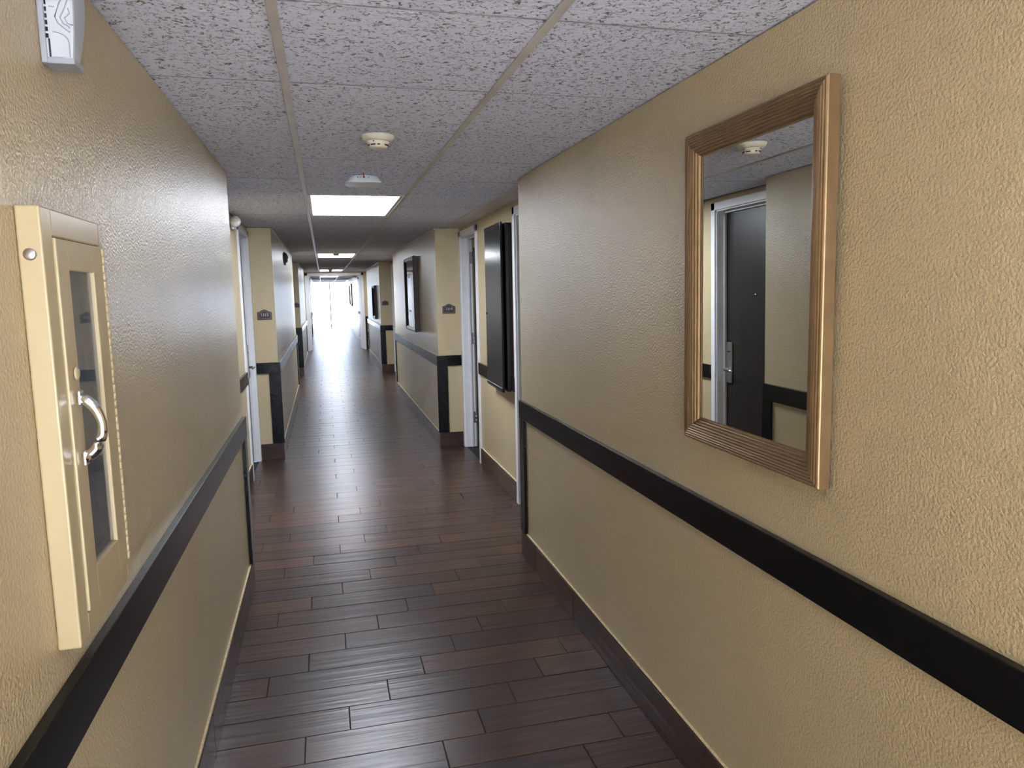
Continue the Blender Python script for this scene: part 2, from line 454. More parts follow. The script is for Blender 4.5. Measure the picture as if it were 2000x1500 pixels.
def door_spans(ya, yb):
    return [(ya+0.160, ya+0.975, 'near'), (yb-0.775, yb-0.060, 'far')]
DOOR_H = 2.040
def recess_wall(side, ya, yb, i):
    xf, xo = (XLB, XLO) if side == 'L' else (XRB, XRO)
    lo, hi = min(xf, xo), max(xf, xo)
    q = MB(); cur = ya
    for a, b, _ in door_spans(ya, yb):
        q.box(lo, hi, cur, a, 0, WT, 'wall'); q.box(lo, hi, a, b, DOOR_H, WT, 'wall'); cur = b
    q.box(lo, hi, cur, yb, 0, WT, 'wall')
    return tag(q.build('wall_left' if side == 'L' else 'wall_right'),
        'tan back wall of the %s door recess on the %s' % (['first', 'second', 'third', 'fourth', 'fifth'][i], 'left' if side == 'L' else 'right'), 'wall', kind='structure')
RECL = [(a[1], b[0]) for a, b in zip(SEGL, SEGL[1:])]
RECR = [(a[1], b[0]) for a, b in zip(SEGR, SEGR[1:])]
RECS = [('L', i, r) for i, r in enumerate(RECL)]+[('R', i, r) for i, r in enumerate(RECR)]
for side, i, r in RECS: recess_wall(side, *r, i)

# end walls with glazed doors to daylight
def end_window(name, y, out, label):
    q = MB(); x0, x1 = XL+0.0, XR-0.0
    q.box(XLO, x0, y, y+0.06*out, 0, WT, 'alu') if out > 0 else q.box(XLO, x0, y-0.06, y, 0, WT, 'alu')
    ya, yb = (y, y+0.06) if out > 0 else (y-0.06, y)
    q.box(x1, XRO, ya, yb, 0, WT, 'alu'); q.box(x0, x1, ya, yb, 2.09, WT, 'alu'); q.box(x0, x1, ya, yb, 0, 0.012, 'alu')
    q.box((x0+x1)/2-0.025, (x0+x1)/2+0.025, ya, yb, 0.012, 2.09, 'alu')
    root = tag(q.build(name), label, 'window', kind='structure')
    for a, b in ((x0, (x0+x1)/2-0.025), ((x0+x1)/2+0.025, x1)):
        p = MB(); p.box(a, b, (ya+yb)/2-0.004, (ya+yb)/2+0.004, 0.012, 2.09, 'glass'); p.build('pane', root)
    g = MB(); g.box(XLO-3, XRO+3, yb+0.01 if out > 0 else ya-6, yb+8 if out > 0 else ya-0.01, -0.15, -0.01, 'concrete')
    tag(g.build('ground'), 'sunlit pale concrete outside %s' % ('the far glass doors' if out > 0 else 'the entrance behind the viewer'), 'ground', kind='structure')
end_window('window_1', Y1, 1, 'glazed double doors full of daylight at the far hallway end')
# unseen lobby added behind the viewpoint so its glazed front lights the near hall
q = MB()
q.box(LX0-0.1, LX0, LOB, Y0, 0, LH, 'wall'); q.box(LX1, LX1+0.1, LOB, Y0, 0, LH, 'wall')
q.box(LX0-0.1, XLO, Y0, Y0+0.1, 0, LH, 'wall'); q.box(XRO, LX1+0.1, Y0, Y0+0.1, 0, LH, 'wall'); q.box(XLO-0.06, XRO+0.06, Y0-0.1, Y0, WT, LH, 'wall')
tag(q.build('wall_added_lobby'), 'tan walls of the added, unseen lobby behind the viewpoint', 'wall', kind='structure')
q = MB(); q.box(LX0-0.1, LX1+0.1, LOB-0.1, Y0, LH, LH+0.1, 'soffit'); tag(q.build('ceiling_added_lobby'), 'white ceiling of the added, unseen lobby behind the viewpoint', 'ceiling', kind='structure')
q = MB(); q.box(LX0-0.1, LX1+0.1, LOB-0.1, Y0-0.1, -0.12, -0.001, 'added_floor'); tag(q.build('floor_added_lobby'), 'pale tile floor of the added, unseen lobby behind the viewpoint', 'floor', kind='structure')
q = MB()
for k in range(5):
    xx = LX0+(LX1-LX0)*k/4; q.box(xx-0.03, xx+0.03, LOB-0.06, LOB, 0, LH, 'alu')
q.box(LX0, LX1, LOB-0.06, LOB, 2.2, LH, 'wall'); q.box(LX0, LX1, LOB-0.06, LOB, 0, 0.06, 'alu')
lw = tag(q.build('window_2_added'), 'wide glazed front of the added lobby, letting daylight in behind the viewpoint', 'window', kind='structure')
for k in range(4):
    xa = LX0+(LX1-LX0)*k/4+0.03; xb = LX0+(LX1-LX0)*(k+1)/4-0.03
    p = MB(); p.box(xa, xb, LOB-0.034, LOB-0.026, 0.06, 2.2, 'glass'); p.build('pane', lw)
q = MB(); q.box(LX0-4, LX1+4, LOB-9, LOB-0.11, -0.15, -0.01, 'concrete'); tag(q.build('ground'), 'pale concrete outside the added lobby behind the viewpoint', 'ground', kind='structure')

# ------------------------------------------------------------------ chair rails, posts, baseboards
trim_no = [0]
def rails(side, i, y0, y1, near_face, far_post):
    s = 1 if side == 'R' else -1
    xf = XR if side == 'R' else XL
    xb = XRB if side == 'R' else XLB
    def bx(q, u0, u1, *a, **k):                # u = distance out from the wall face towards the corridor
        x0, x1 = xf-s*u0, xf-s*u1
        q.box(min(x0, x1), max(x0, x1), *a, **k)
    trim_no[0] += 1
    which = ['nearest', 'second', 'third', 'fourth', 'fifth', 'sixth'][i]
    root = empty('trim_%d' % trim_no[0], (0, 0, 0), label='black painted chair rail and corner posts on the %s %s wall section' % (which, 'right' if side == 'R' else 'left'), category='chair rail', kind='structure')
    cuts = [y0-(RAILT if near_face else 0)]
    yy = y0
    step = 2.44 if i else 3.1
    if i == 0: cuts = [y0+0.12]; yy = 9
    if i == 1: yy = y0-0.32
    while yy+step < y1-0.5: yy += step; cuts.append(yy)
    cuts.append(y1)
    for n, (a, b) in enumerate(zip(cuts, cuts[1:])):
        q = MB(); dz = 0.0025*(n % 2); du = 0.0012*(n % 2)
        bx(q, -0.002, RAILT+du, a+(0.0006 if n else 0), b, RAIL0+dz, RAIL1+dz, 'black', bev=0.0025, seg=2)
        q.build('rail_board', root)
    if far_post:
        q = MB(); bx(q, -0.002, RAILT-0.003, y1-0.088, y1+0.004, BASEH+0.001, RAIL0-0.0005, 'black', bev=0.002, seg=1); q.build('corner_post', root)
    if near_face:                              # return on the sign wall, facing the viewer
        xc = xf-s*RAILT; xe = xb-s*0.016
        q = MB(); q.box(min(xf, xe), max(xf, xe), y0-RAILT+0.001, y0+0.002, RAIL0, RAIL1, 'black', 0.0025, 2); q.build('rail_board', root)
        xp = xf+s*0.085
        q = MB(); q.box(min(xc, xp)+(0.001 if s > 0 else 0), max(xc, xp)-(0.001 if s < 0 else 0), y0-RAILT+0.003, y0+0.002, BASEH+0.001, RAIL0-0.0005, 'black', 0.002, 1); q.build('corner_post', root)
    # baseboard of floor tile
    name = 'baseboard_right' if side == 'R' else 'baseboard_left'
    br = empty(name, (0, 0, 0), label='brown wood look tile baseboard under the %s %s wall section' % (which, 'right' if side == 'R' else 'left'), category='baseboard', kind='structure')
    a = y0-(BASET if near_face else 0)
    if i == 0: a = Y0+0.12
    off = 0.0
    while a < y1-0.01:
        b = min(a+0.606, y1+0.003)
        if y1-b < 0.12: b = y1+0.003
        q = MB(); L = b-a
        x0, x1 = (-BASET, 0.003) if s > 0 else (-0.003, BASET)
        if i == 0: off = random.uniform(-0.0012, 0.0012)
        q.box(x0+off, x1, -L/2+0.0012, L/2-0.0012, 0, BASEH-0.003+random.uniform(-.002, .002), 'base', 0.0014, 1)
        q.build('baseboard_tile', br, (xf, (a+b)/2, 0.0005)); a = b
    if near_face:
        xe = xb-s*0.016; x0, x1 = min(xf-s*BASET*0, xe), max(xf, xe)
        q = MB(); q.box(-(x1-x0)/2, (x1-x0)/2, -BASET, 0.003, 0, BASEH-0.002, 'floor', 0.0014, 1)
        q.build('baseboard_tile', br, ((x0+x1)/2, y0, 0.0005))
    q = MB(); bx(q, -0.001, 0.008, y0 if i else Y0+0.12, y1, BASEH-0.002, BASEH+0.0035, 'caulk', bev=0.0015); q.build('caulk_line', br)
    if i:
        q = MB(); bx(q, -0.001, 0.013, y0, y1, H-0.011, H-0.0025, 'angle'); q.build('wall_angle', root)
for i in range(len(SEGR)): rails('R', i, *SEGR[i], i > 0, i < len(SEGR)-1)
for i in range(len(SEGL)): rails('L', i, *SEGL[i], i > 0, i < len(SEGL)-1)

def recess_trim(side, ya, yb, i):
    s = 1 if side == 'R' else -1
    xf = XRB if side == 'R' else XLB
    sp = door_spans(ya, yb); a, b = sp[0][1]+0.056, sp[1][0]-0.056
    trim_no[0] += 1
    nm = ['first', 'second', 'third', 'fourth', 'fifth'][i]
    root = empty('trim_%d' % trim_no[0], label='short black chair rail between the doors of the %s %s recess' % (nm, 'right' if s > 0 else 'left'), category='chair rail', kind='structure')
    q = MB(); x0, x1 = xf+s*0.002, xf-s*RAILT
    q.box(min(x0, x1), max(x0, x1), a, b, RAIL0, RAIL1, 'black', 0.0025, 2); q.build('rail_board', root)
    if ya+0.01 < sp[0][0]-0.056:
        q = MB(); q.box(min(x0, x1), max(x0, x1), ya+0.002, sp[0][0]-0.056, RAIL0, RAIL1, 'black', 0.0025, 2); q.build('rail_board', root)
    br = empty('baseboard_right' if s > 0 else 'baseboard_left', label='brown tile baseboard between the doors of the %s %s recess' % (nm, 'right' if s > 0 else 'left'), category='baseboard', kind='structure')
    y = a
    while y < b-0.01:
        e = min(y+0.606, b)
        if b-e < 0.1: e = b
        q = MB(); x0, x1 = (-BASET, 0.003) if s > 0 else (-0.003, BASET)
        q.box(x0, x1, -(e-y)/2+0.001, (e-y)/2-0.001, 0, BASEH-0.003, 'base', 0.0014); q.build('baseboard_tile', br, (xf, (y+e)/2, 0.0005)); y = e
    q = MB(); x0, x1 = xf+s*0.001, xf-s*0.008
    q.box(min(x0, x1), max(x0, x1), a, b, BASEH-0.002, BASEH+0.0035, 'caulk', 0.0015); q.build('caulk_line', br)
for side, i, r in RECS: recess_trim(side, *r, i)

# ------------------------------------------------------------------ doors
door_no = [0]
def door(side, ya, yb, where, i):
    s = 1 if side == 'R' else -1
    xf = XRB if side == 'R' else XLB
    door_no[0] += 1
    is_open = (side == 'R' and i == 0 and where == 'far')
    nm = ['first', 'second', 'third', 'fourth', 'fifth'][i]
    root = empty('door_%d' % door_no[0], label='%sdark guest room door in white frame, %s door of the %s %s recess' % ('ajar ' if is_open else '', 'near' if where == 'near' else 'far', nm, 'right' if s > 0 else 'left'), category='door', kind='structure')
    q = MB()
    def bx(u0, u1, a, b, z0, z1, m, bev=0.0, seg=1, qq=None):   # u = depth into the wall (negative = proud)
        x0, x1 = xf+s*u0, xf+s*u1
        (qq or q).box(min(x0, x1), max(x0, x1), a, b, z0, z1, m, bev, seg)
    c = 0.053
    for (a, b) in ((ya-c, ya+0.001), (yb-0.001, yb+c)): bx(-0.014, 0.004, a, b, 0.0, DOOR_H+c, 'white_frame', 0.003, 2)
    bx(-0.014, 0.004, ya-c, yb+c, DOOR_H-0.001, DOOR_H+c, 'white_frame', 0.003, 2)
    jd = 0.105 if is_open else 0.158
    for (a, b) in ((ya-0.002, ya+0.010), (yb-0.010, yb+0.002)): bx(0.0, jd, a, b, 0.0, DOOR_H, 'white_frame', 0.001)
    bx(0.0, jd, ya, yb, DOOR_H-0.010, DOOR_H+0.002, 'white_frame', 0.001)
    d0 = 0.075 if where == 'near' else 0.052                                   # door face depth
    st0, st1 = (d0-0.022, d0-0.002) if not is_open else (0.055, 0.075)
    for (a, b) in ((ya+0.010, ya+0.024), (yb-0.024, yb-0.010)): bx(st0, st1, a, b, 0.0, DOOR_H-0.01, 'white_frame', 0.002)
    bx(st0, st1, ya+0.010, yb-0.010, DOOR_H-0.024, DOOR_H-0.010, 'white_frame', 0.002)
    q.build('door_frame', root)
    if is_open:                                  # swung into the room on hinges at the far jamb
        W = yb-ya-0.03
        q = MB(); q.box(xf+0.112, xf+0.112+W, yb-0.060, yb-0.016, 0.012, DOOR_H-0.10, 'door', 0.002)
        leaf = q.build('door_leaf', root)
        for zc in (1.848, 1.072, 0.295):
            q = MB(); q.box(xf+0.064, xf+0.104, yb-0.0135, yb-0.0095, zc-0.056, zc+0.056, 'steel', 0.001)
            for kk in range(3):
                q.lathe([(0, -0.017), (0.0065, -0.017), (0.0065, 0.017), (0, 0.017)], 'steel', 10, Matrix.Translation((xf+0.107, yb-0.014, zc-0.037+0.037*kk)))
            q.build('hinge', leaf)
        return
    q = MB(); bx(d0, d0+0.044, ya+0.013, yb-0.013, 0.010, DOOR_H-0.013, 'door', 0.002); leaf = q.build('door_leaf', root)
    if i <= 2:
        ly = yb-0.075; xx = xf+s*d0
        q = MB(); bx(d0-0.016, d0+0.001, ly-0.034, ly+0.034, 0.785, 1.085, 'steel', 0.006, 3); bx(d0-0.0175, d0-0.015, ly-0.022, ly+0.022, 1.012, 1.020, 'slot'); q.build('lock_plate', leaf)
        q = MB()
        q.tube([(xx-s*0.014, ly, 0.885), (xx-s*0.050, ly, 0.885), (xx-s*0.058, ly-0.010, 0.885), (xx-s*0.060, ly-0.04, 0.885), (xx-s*0.058, ly-0.085, 0.884), (xx-s*0.056, ly-0.12, 0.883)], [0.012, 0.011, 0.011, 0.010, 0.009, 0.008], 'chrome', 12)
        q.build('lever_handle', leaf)
        q = MB(); q.lathe([(0, 0), (0.008, 0), (0.008, 0.004), (0.005, 0.006), (0, 0.006)], 'chrome', 14, Matrix.Translation((xx, (ya+yb)/2, 1.43)) @ Matrix.Rotation(-s*math.pi/2, 4, 'Y')); q.build('peephole', leaf)
for side, i, r in RECS:
    for a, b, where in door_spans(*r): door(side, a, b, where, i)

# room behind the ajar door
q = MB()
q.box(XRO, 3.4, 5.2, 8.4, -0.1, -0.002, 'carpet'); q.box(XRO, 3.4, 5.2, 8.4, 2.4, 2.5, 'room')
q.box(3.4, 3.5, 5.2, 8.4, -0.1, 2.5, 'room'); q.box(XRO, 3.5, 5.1, 5.2, -0.1, 2.5, 'room'); q.box(XRO, 3.5, 8.4, 8.5, -0.1, 2.5, 'room')
q.box(XRO-0.001, XRO+0.02, 5.1, 6.27, -0.1, 2.5, 'room'); q.box(XRO-0.001, XRO+0.02, 7.01, 8.5, -0.1, 2.5, 'room'); q.box(XRO-0.001, XRO+0.02, 6.27, 7.01, 2.05, 2.5, 'room')
tag(q.build('wall_room'), 'dim guest room interior glimpsed past the ajar right door', 'room', kind='structure')

# fire doors across the hallway
FD = 20.6
q = MB()
for x0, x1 in ((XLB, -0.46), (1.09, XRB)): q.box(x0, x1, FD, FD+0.12, 0, WT, 'wall')
q.box(-0.46, 1.09, FD, FD+0.12, 2.10, WT, 'wall')
tag(q.build('wall_partition'), 'tan cross wall around the far fire doors', 'wall', kind='structure')
q = MB()
q.box(-0.46, -0.395, FD-0.014, FD+0.134, 0, 2.10, 'white_frame', 0.002); q.box(1.025, 1.09, FD-0.014, FD+0.134, 0, 2.10, 'white_frame', 0.002); q.box(-0.46, 1.09, FD-0.014, FD+0.134, 2.03, 2.10, 'white_frame', 0.002)
fdr = tag(q.build('door_%d' % (door_no[0]+1)), 'white framed double fire doors held open far down the hallway', 'door', kind='structure')
for x0, x1, sg in ((-0.395, -0.351, 1), (0.981, 1.025, -1)):
    q = MB(); q.box(x0, x1, FD+0.14, FD+0.85, 0.012, 2.02, 'white_frame', 0.002); lf = q.build('door_leaf', fdr)
    xi = x1 if sg > 0 else x0
    q = MB(); q.box(min(xi, xi+sg*0.05), max(xi, xi+sg*0.05), FD+0.22, FD+0.50, 1.93, 1.99, 'grey_plastic', 0.004); q.tube([(xi+sg*0.04, FD+0.36, 1.995), (xi+sg*0.16, FD+0.20, 2.0), (xi+sg*0.08, FD+0.13, 2.01)], 0.010, 'grey_plastic', 8); q.build('door_closer', lf)
    q = MB(); q.box(min(xi, xi+sg*0.06), max(xi, xi+sg*0.06), FD+0.18, FD+0.80, 0.98, 1.03, 'steel', 0.006, 2); q.build('push_bar', lf)
for x0, x1, sd in ((XLB, -0.474, 'left'), (1.104, XRB, 'right')):
    trim_no[0] += 1
    root = empty('trim_%d' % trim_no[0], label='black rail and post on the %s side of the fire door wall' % sd, category='chair rail', kind='structure')
    q = MB(); q.box(x0, x1, FD-RAILT, FD+0.001, RAIL0, RAIL1, 'black', 0.002); q.build('rail_board', root)
    q = MB(); q.box(*((x1-0.10, x1) if sd == 'left' else (x0, x0+0.10)), FD-RAILT+0.002, FD+0.001, 0.0, RAIL0-0.0005, 'black', 0.002); q.build('corner_post', root)

# ------------------------------------------------------------------ ceiling lights
def ceiling_light(k, label, first=None):
    ya = JY+k*PITCHY; yc = ya+PITCHY
    if first is None:
        root = empty('ceiling_light', (BAR1+PITCHX/2, yc, H), label=label, category='ceiling light', group='recessed fluorescent panels along the hallway')
        hx, hy = PITCHX/2-0.0125, PITCHY-0.004
        q = MB()
        for a in ((-hx, -hx+0.020, -hy, hy), (hx-0.020, hx, -hy, hy), (-hx+0.02, hx-0.02, -hy, -hy+0.020), (-hx+0.02, hx-0.02, hy-0.020, hy)):
            q.box(a[0], a[1], a[2], a[3], -0.002, 0.03, 'bar', 0.0015)
        q.box(-hx, hx, -hy, hy, 0.03, 0.06, 'bar')
        q.build('frame', root)
        q = MB(); q.box(-hx+0.019, hx-0.019, -hy+0.019, hy-0.019, 0.004, 0.012, 'lamp'); q.build('diffuser', root)
        return root
    c = copy_tree(first); c.location.y = yc; c['label'] = label; return c
l0 = ceiling_light(5, 'large glowing ceiling panel nearest the viewer, just past the white access point')
ceiling_light(16, 'second glowing ceiling panel down the hallway, notched by a smoke detector', l0)
ceiling_light(28, 'third glowing ceiling panel, small and just before the far fire doors', l0)
ceiling_light(39, 'ceiling panel added beyond the far fire doors to brighten that stretch', l0)  # added lamp, keeps the hall past the fire doors bright
lb = ceiling_light(-3, 'weak unseen ceiling panel added overhead to light the near walls', l0)  # added out of view above the camera as fill
for ch in lb.children:
    if ch.name.startswith('diffuser'): ch.data = ch.data.copy(); ch.data.materials[0] = M['lamp_fill']

# ------------------------------------------------------------------ mirrors
def mirror(name, cy, cz, wd, ht, fw, depth, xc, label, tilt=(0, 0), m='bronze', reeds=8, back=0.0):
    """local x along the wall (+ = away from the viewer), y up, z out of the right wall"""
    rt = empty(name, label=label, category='mirror', group='framed mirrors on the right wall')
    ez = Vector((-1, math.tan(tilt[0]), -math.tan(tilt[1]))).normalized()
    ey = (Vector((0, 0, 1))-ez*ez.z).normalized(); ex = ey.cross(ez).normalized()
    mw = Matrix((( ex.x, ey.x, ez.x, xc), (ex.y, ey.y, ez.y, cy), (ex.z, ey.z, ez.z, cz), (0, 0, 0, 1)))
    rt.matrix_world = mw
    prof = [(0.0, 0.0), (0.0, depth*0.80)]
    n = reeds*6
    for k in range(n+1):
        t = k/n
        hgt = depth*(0.80+0.20*math.sin(math.pi*min(1, 0.12+t*0.86)) ) - (t**3)*depth*0.42
        prof.append((fw*(0.02+0.90*t), hgt + 0.0021*abs(math.sin(math.pi*reeds*t)) ))
    prof += [(fw*0.94, depth*0.36), (fw, depth*0.34), (fw, 0.0)]
    hx, hy = wd/2, ht/2
    corners = [(-hx, -hy), (hx, -hy), (hx, hy), (-hx, hy)]
    for k in range(4):
        (x0, y0), (x1, y1) = corners[k], corners[(k+1) % 4]
        b = bmesh.new(); A = []; B = []
        for u, h in prof:
            A.append(b.verts.new((x0-math.copysign(u, x0), y0-math.copysign(u, y0), h)))
            B.append(b.verts.new((x1-math.copysign(u, x1), y1-math.copysign(u, y1), h)))
        for j in range(len(prof)-1): b.faces.new([A[j], B[j], B[j+1], A[j+1]])
        q = MB(); q.join(b, m); q.build('frame_side', rt)
    q = MB(); gx, gy = hx-fw+0.004, hy-fw+0.004
    q.box(-gx, gx, -gy, gy, 0.0065, depth*0.33, 'mirror'); q.build('mirror_glass', rt)
    q = MB(); q.box(-hx+0.004, hx-0.004, -hy+0.004, hy-0.004, -back, 0.006, m); q.build('backing', rt)
    return rt
mirror('wall_mirror', 1.648, 1.514, 0.625, 0.866, 0.068, 0.032, 1.049, 'big reeded bronze framed mirror on the near right wall above the rail', (0.0120, 0.0101))
mirror('wall_mirror', 8.90, 1.507, 0.96, 0.87, 0.045, 0.026, 1.030, 'dark framed mirror reflecting white daylight on the second right wall section', (0.0, 0.004), 'bronze_dark', 5, 0.026)
mirror('wall_mirror', 15.70, 1.345, 0.74, 0.69, 0.06, 0.040, 1.054, 'small dark framed mirror seen edge on, on the third right wall section', (0.0, 0.004), 'bronze_dark', 4)
mirror('wall_mirror', 29.3, 1.49, 2.0, 0.84, 0.07, 0.035, 1.056, 'wide framed mirror on the bright right wall beyond the fire doors', (0.0, 0.003), 'bronze_dark', 4)

# ------------------------------------------------------------------ fire extinguisher cabinet, left wall
XC = -0.399
ca = empty('extinguisher_cabinet', (XL, 1.39, 0.97), label='tan painted fire extinguisher cabinet with narrow window and chrome pull', category='cabinet')
def cpart(q, name, parent=None, **k):
    o = q.build(name, None, **k); o.parent = parent or ca
    o.matrix_parent_inverse = Matrix.Translation((-XL, -1.39, -0.97)) if parent is None else Matrix.Identity(4)
    return o
q = MB()                                           # projecting frame: four sides around the opening
cy0, cy1, cz0, cz1 = 1.238, 1.545, 0.970, 1.660
dy0, dy1, dz0, dz1 = 1.283, 1.527, 1.010, 1.617
q.box(XL+0.0005, XC, cy0, dy0, cz0, cz1, 'cabpaint', 0.003, 2); q.box(XL+0.0005, XC, dy1, cy1, cz0, cz1, 'cabpaint', 0.003, 2)
q.box(XL+0.0005, XC, dy0-0.002, dy1+0.002, cz0, dz0, 'cabpaint', 0.003, 2); q.box(XL+0.0005, XC, dy0-0.002, dy1+0.002, dz1, cz1, 'cabpaint', 0.003, 2)
cpart(q, 'body')
q = MB()
ly0, ly1, lz0, lz1 = 1.268, 1.524, 1.002, 1.622
q.box(-0.625, -0.620, ly0, ly1, lz0, lz1, 'tub'); q.box(-0.62, XL, ly0, ly0+0.003, lz0, lz1, 'tub'); q.box(-0.62, XL, ly1-0.003, ly1, lz0, lz1, 'tub')
q.box(-0.62, XL, ly0, ly1, lz0, lz0+0.003, 'tub'); q.box(-0.62, XL, ly0, ly1, lz1-0.003, lz1, 'tub')
cpart(q, 'liner')
gy0, gy1, gz0, gz1 = 1.338, 1.468, 1.072, 1.567
q = MB(); dxa, dxb = XC-0.010, XC+0.0035
q.box(dxa, dxb, dy0+0.001, gy0, dz0+0.001, dz1-0.001, 'cabpaint', 0.0025, 2); q.box(dxa, dxb, gy1, dy1-0.001, dz0+0.001, dz1-0.001, 'cabpaint', 0.0025, 2)
q.box(dxa, dxb, gy0-0.003, gy1+0.003, dz0+0.001, gz0, 'cabpaint', 0.0025, 2); q.box(dxa, dxb, gy0-0.003, gy1+0.003, gz1, dz1-0.001, 'cabpaint', 0.0025, 2)
dr = cpart(q, 'door')
def dpart(q, name):
    o = q.build(name, None); o.parent = dr; o.matrix_parent_inverse = Matrix.Identity(4); return o
q = MB(); q.box(XC-0.006, XC-0.003, gy0-0.004, gy1+0.004, gz0-0.004, gz1+0.004, 'cabglass'); dpart(q, 'glass_pane')
q = MB(); pts = []
for k in range(15):
    t = k/14; pts.append((XC+0.007+0.030*math.sin(math.pi*t)**0.6, 1.3165, 1.262+0.100*t))
q.tube(pts, [0.0075+0.0022*abs(1-2*k/14)**2 for k in range(15)], 'chrome', 12)
for zz in (1.262, 1.362): q.box(XC+0.006, XC+0.011, 1.3165-0.010, 1.3165+0.010, zz-0.012, zz+0.012, 'chrome', 0.002, 2)
dpart(q, 'pull_handle')
q = MB()
for k in range(40): q.lathe([(0, 0), (0.0036, 0), (0.0036, 0.0138), (0, 0.0138)], 'cabpaint', 8, Matrix.Translation((XC+0.003, dy1+0.002, dz0+0.004+0.015*k)))
dpart(q, 'piano_hinge')
q = MB(); q.lathe([(0, 0), (0.011, 0), (0.011, 0.001), (0.008, 0.0035), (0, 0.0042)], 'cabpaint', 16, Matrix.Translation((XC+0.0065, 1.312, 1.402)) @ Matrix.Rotation(math.pi/2, 4, 'Y')); dpart(q, 'cover_button')
q = MB(); q.lathe([(0, 0), (0.0090, 0), (0.0090, 0.0022), (0.007, 0.0036), (0, 0.0040)], 'steel', 20, Matrix.Translation((-0.4165, cy0+0.0005, 1.588)) @ Matrix.Rotation(math.pi/2, 4, 'X')); cpart(q, 'bolt_cap')
# extinguisher standing inside
ex = empty('fire_extinguisher', (-0.481, 1.435, 1.006), label='red fire extinguisher with paper tag inside the left wall cabinet', category='fire extinguisher')
q = MB(); q.lathe([(0, 0.001), (0.048, 0.001), (0.052, 0.008), (0.052, 0.27), (0.046, 0.30), (0.024, 0.325), (0.020, 0.345), (0, 0.345)], 'red', 28); q.build('cylinder', ex)
q = MB(); q.box(-0.016, 0.016, -0.018, 0.018, 0.345, 0.372, 'slot', 0.004); q.box(-0.008, 0.008, -0.01, 0.070, 0.372, 0.382, 'slot', 0.003); q.box(-0.008, 0.008, -0.005, 0.078, 0.398, 0.408, 'slot', 0.003); q.box(-0.006, 0.006, -0.006, 0.006, 0.37, 0.40, 'slot'); q.build('valve_handle', ex)
q = MB(); q.tube([(-0.01, -0.018, 0.36), (-0.03, -0.045, 0.34), (-0.035, -0.062, 0.28), (-0.036, -0.058, 0.2), (-0.036, -0.056, 0.1)], 0.007, 'slot', 10); q.build('hose', ex)
b = bmesh.new(); bmesh.ops.create_cube(b, size=1)
for v in b.verts: v.co = Vector((v.co.x*0.0012, v.co.y*0.042, v.co.z*0.10))
q = MB(); q.join(b, 'paper', Matrix.Translation((0.056, 0.005, 0.265)) @ Matrix.Rotation(math.radians(-12), 4, 'X')); q.tube([(0.0, 0.018, 0.365), (0.045, 0.012, 0.34), (0.056, -0.004, 0.312)], 0.0012, 'paper', 6); q.build('inspection_tag', ex)

# ------------------------------------------------------------------ air freshener dispenser, left wall
af = empty('air_freshener', (XL, 1.42, 1.915), label='white and grey air freshener dispenser high on the near left wall', category='air freshener')
# local: x out of the wall, y along the wall, z up
q = MB(); q.box(0.0005, 0.010, -0.002, 0.060, -0.004, 0.225, 'grey_plastic', 0.002, 2)
q.box(0.008, 0.050, 0.0, 0.050, -0.004, 0.006, 'grey_plastic', 0.002, 2); q.build('back_plate', af)
def front_x(z): return 0.0455+0.009*math.sin(math.pi*min(1, max(0, (z+0.02)/0.26)))
b = bmesh.new(); rings = []
NZ = 16
for k in range(NZ+1):
    z = 0.0045+0.2155*k/NZ; fx = front_x(z); wy = 0.058+0.046*math.sin(math.pi*min(1, (z+0.0)/0.24)*0.75)
    pts = [(0.009, 0.0015), (fx-0.004, 0.0), (fx-0.001, 0.002), (fx, 0.006)]
    for t in range(1, 6): pts.append((fx-0.006*(t/5)**2, 0.006+(wy-0.014)*t/5))
    pts += [(fx-0.012, wy-0.002), (0.009, wy)]
    rings.append([b.verts.new((x, y, z)) for x, y in pts])
for a, c in zip(rings, rings[1:]):
    for j in range(len(a)): b.faces.new([a[j], a[(j+1) % len(a)], c[(j+1) % len(a)], c[j]])
b.faces.new(rings[0][::-1]); b.faces.new(rings[-1])
q = MB(); q.join(b, 'white_plastic'); cover = q.build('cover', af)
# raised arched window on the side that faces the viewer
arch = [(0.017, 0.006), (0.0445, 0.006), (0.0445, 0.028)]
for k in range(1, 8):
    t = math.pi/2*k/8; arch.append((0.022+0.0225*math.cos(t), 0.028+0.017*math.sin(t)))
arch += [(0.022, 0.045), (0.017, 0.043)]
RX = Matrix.Rotation(math.pi/2, 4, 'X')
q = MB(); q.prism(arch, 0.0, 0.0022, 'white_plastic', RX); q.build('window_panel', cover)
q = MB(); q.tube([(x, -0.0024, z) for x, z in arch[1:-1]], 0.0009, 'grey_plastic', 6); q.build('window_edge', cover)
for dd in (0.0, 0.0075, 0.0145):
    q = MB(); xa = 0.026+dd
    pts = [(0.0465, 0, 0.112-dd*1.9), (xa+0.008, 0, 0.092-dd*1.1), (xa, 0, 0.070-dd*0.1), (xa+0.004, 0, 0.060), (xa+0.012, 0, 0.053+dd*0.35), (0.0465, 0, 0.046+dd*0.9)]
    q.tube([(x, -0.0002, z) for x, _, z in pts], 0.0010, 'grey_plastic', 6); q.build('wave_groove', cover)
for k in range(6):
    q = MB(); zz = 0.085+0.012*k; q.box(0.018, 0.026+0.0028*k, -0.0007, 0.001, zz, zz+0.0016, 'grey_plastic'); q.build('louvre', cover)
for k in range(12):
    q = MB(); q.box(0.0105+0.0002*k, 0.0140, -0.0010, 0.001, 0.036+0.0105*k, 0.0425+0.0105*k, 'slot'); q.build('vent_slot', cover)
q = MB(); q.box(0.0135, 0.0155, -0.0008, 0.001, 0.006, 0.035, 'slot'); q.build('vent_slot', cover)

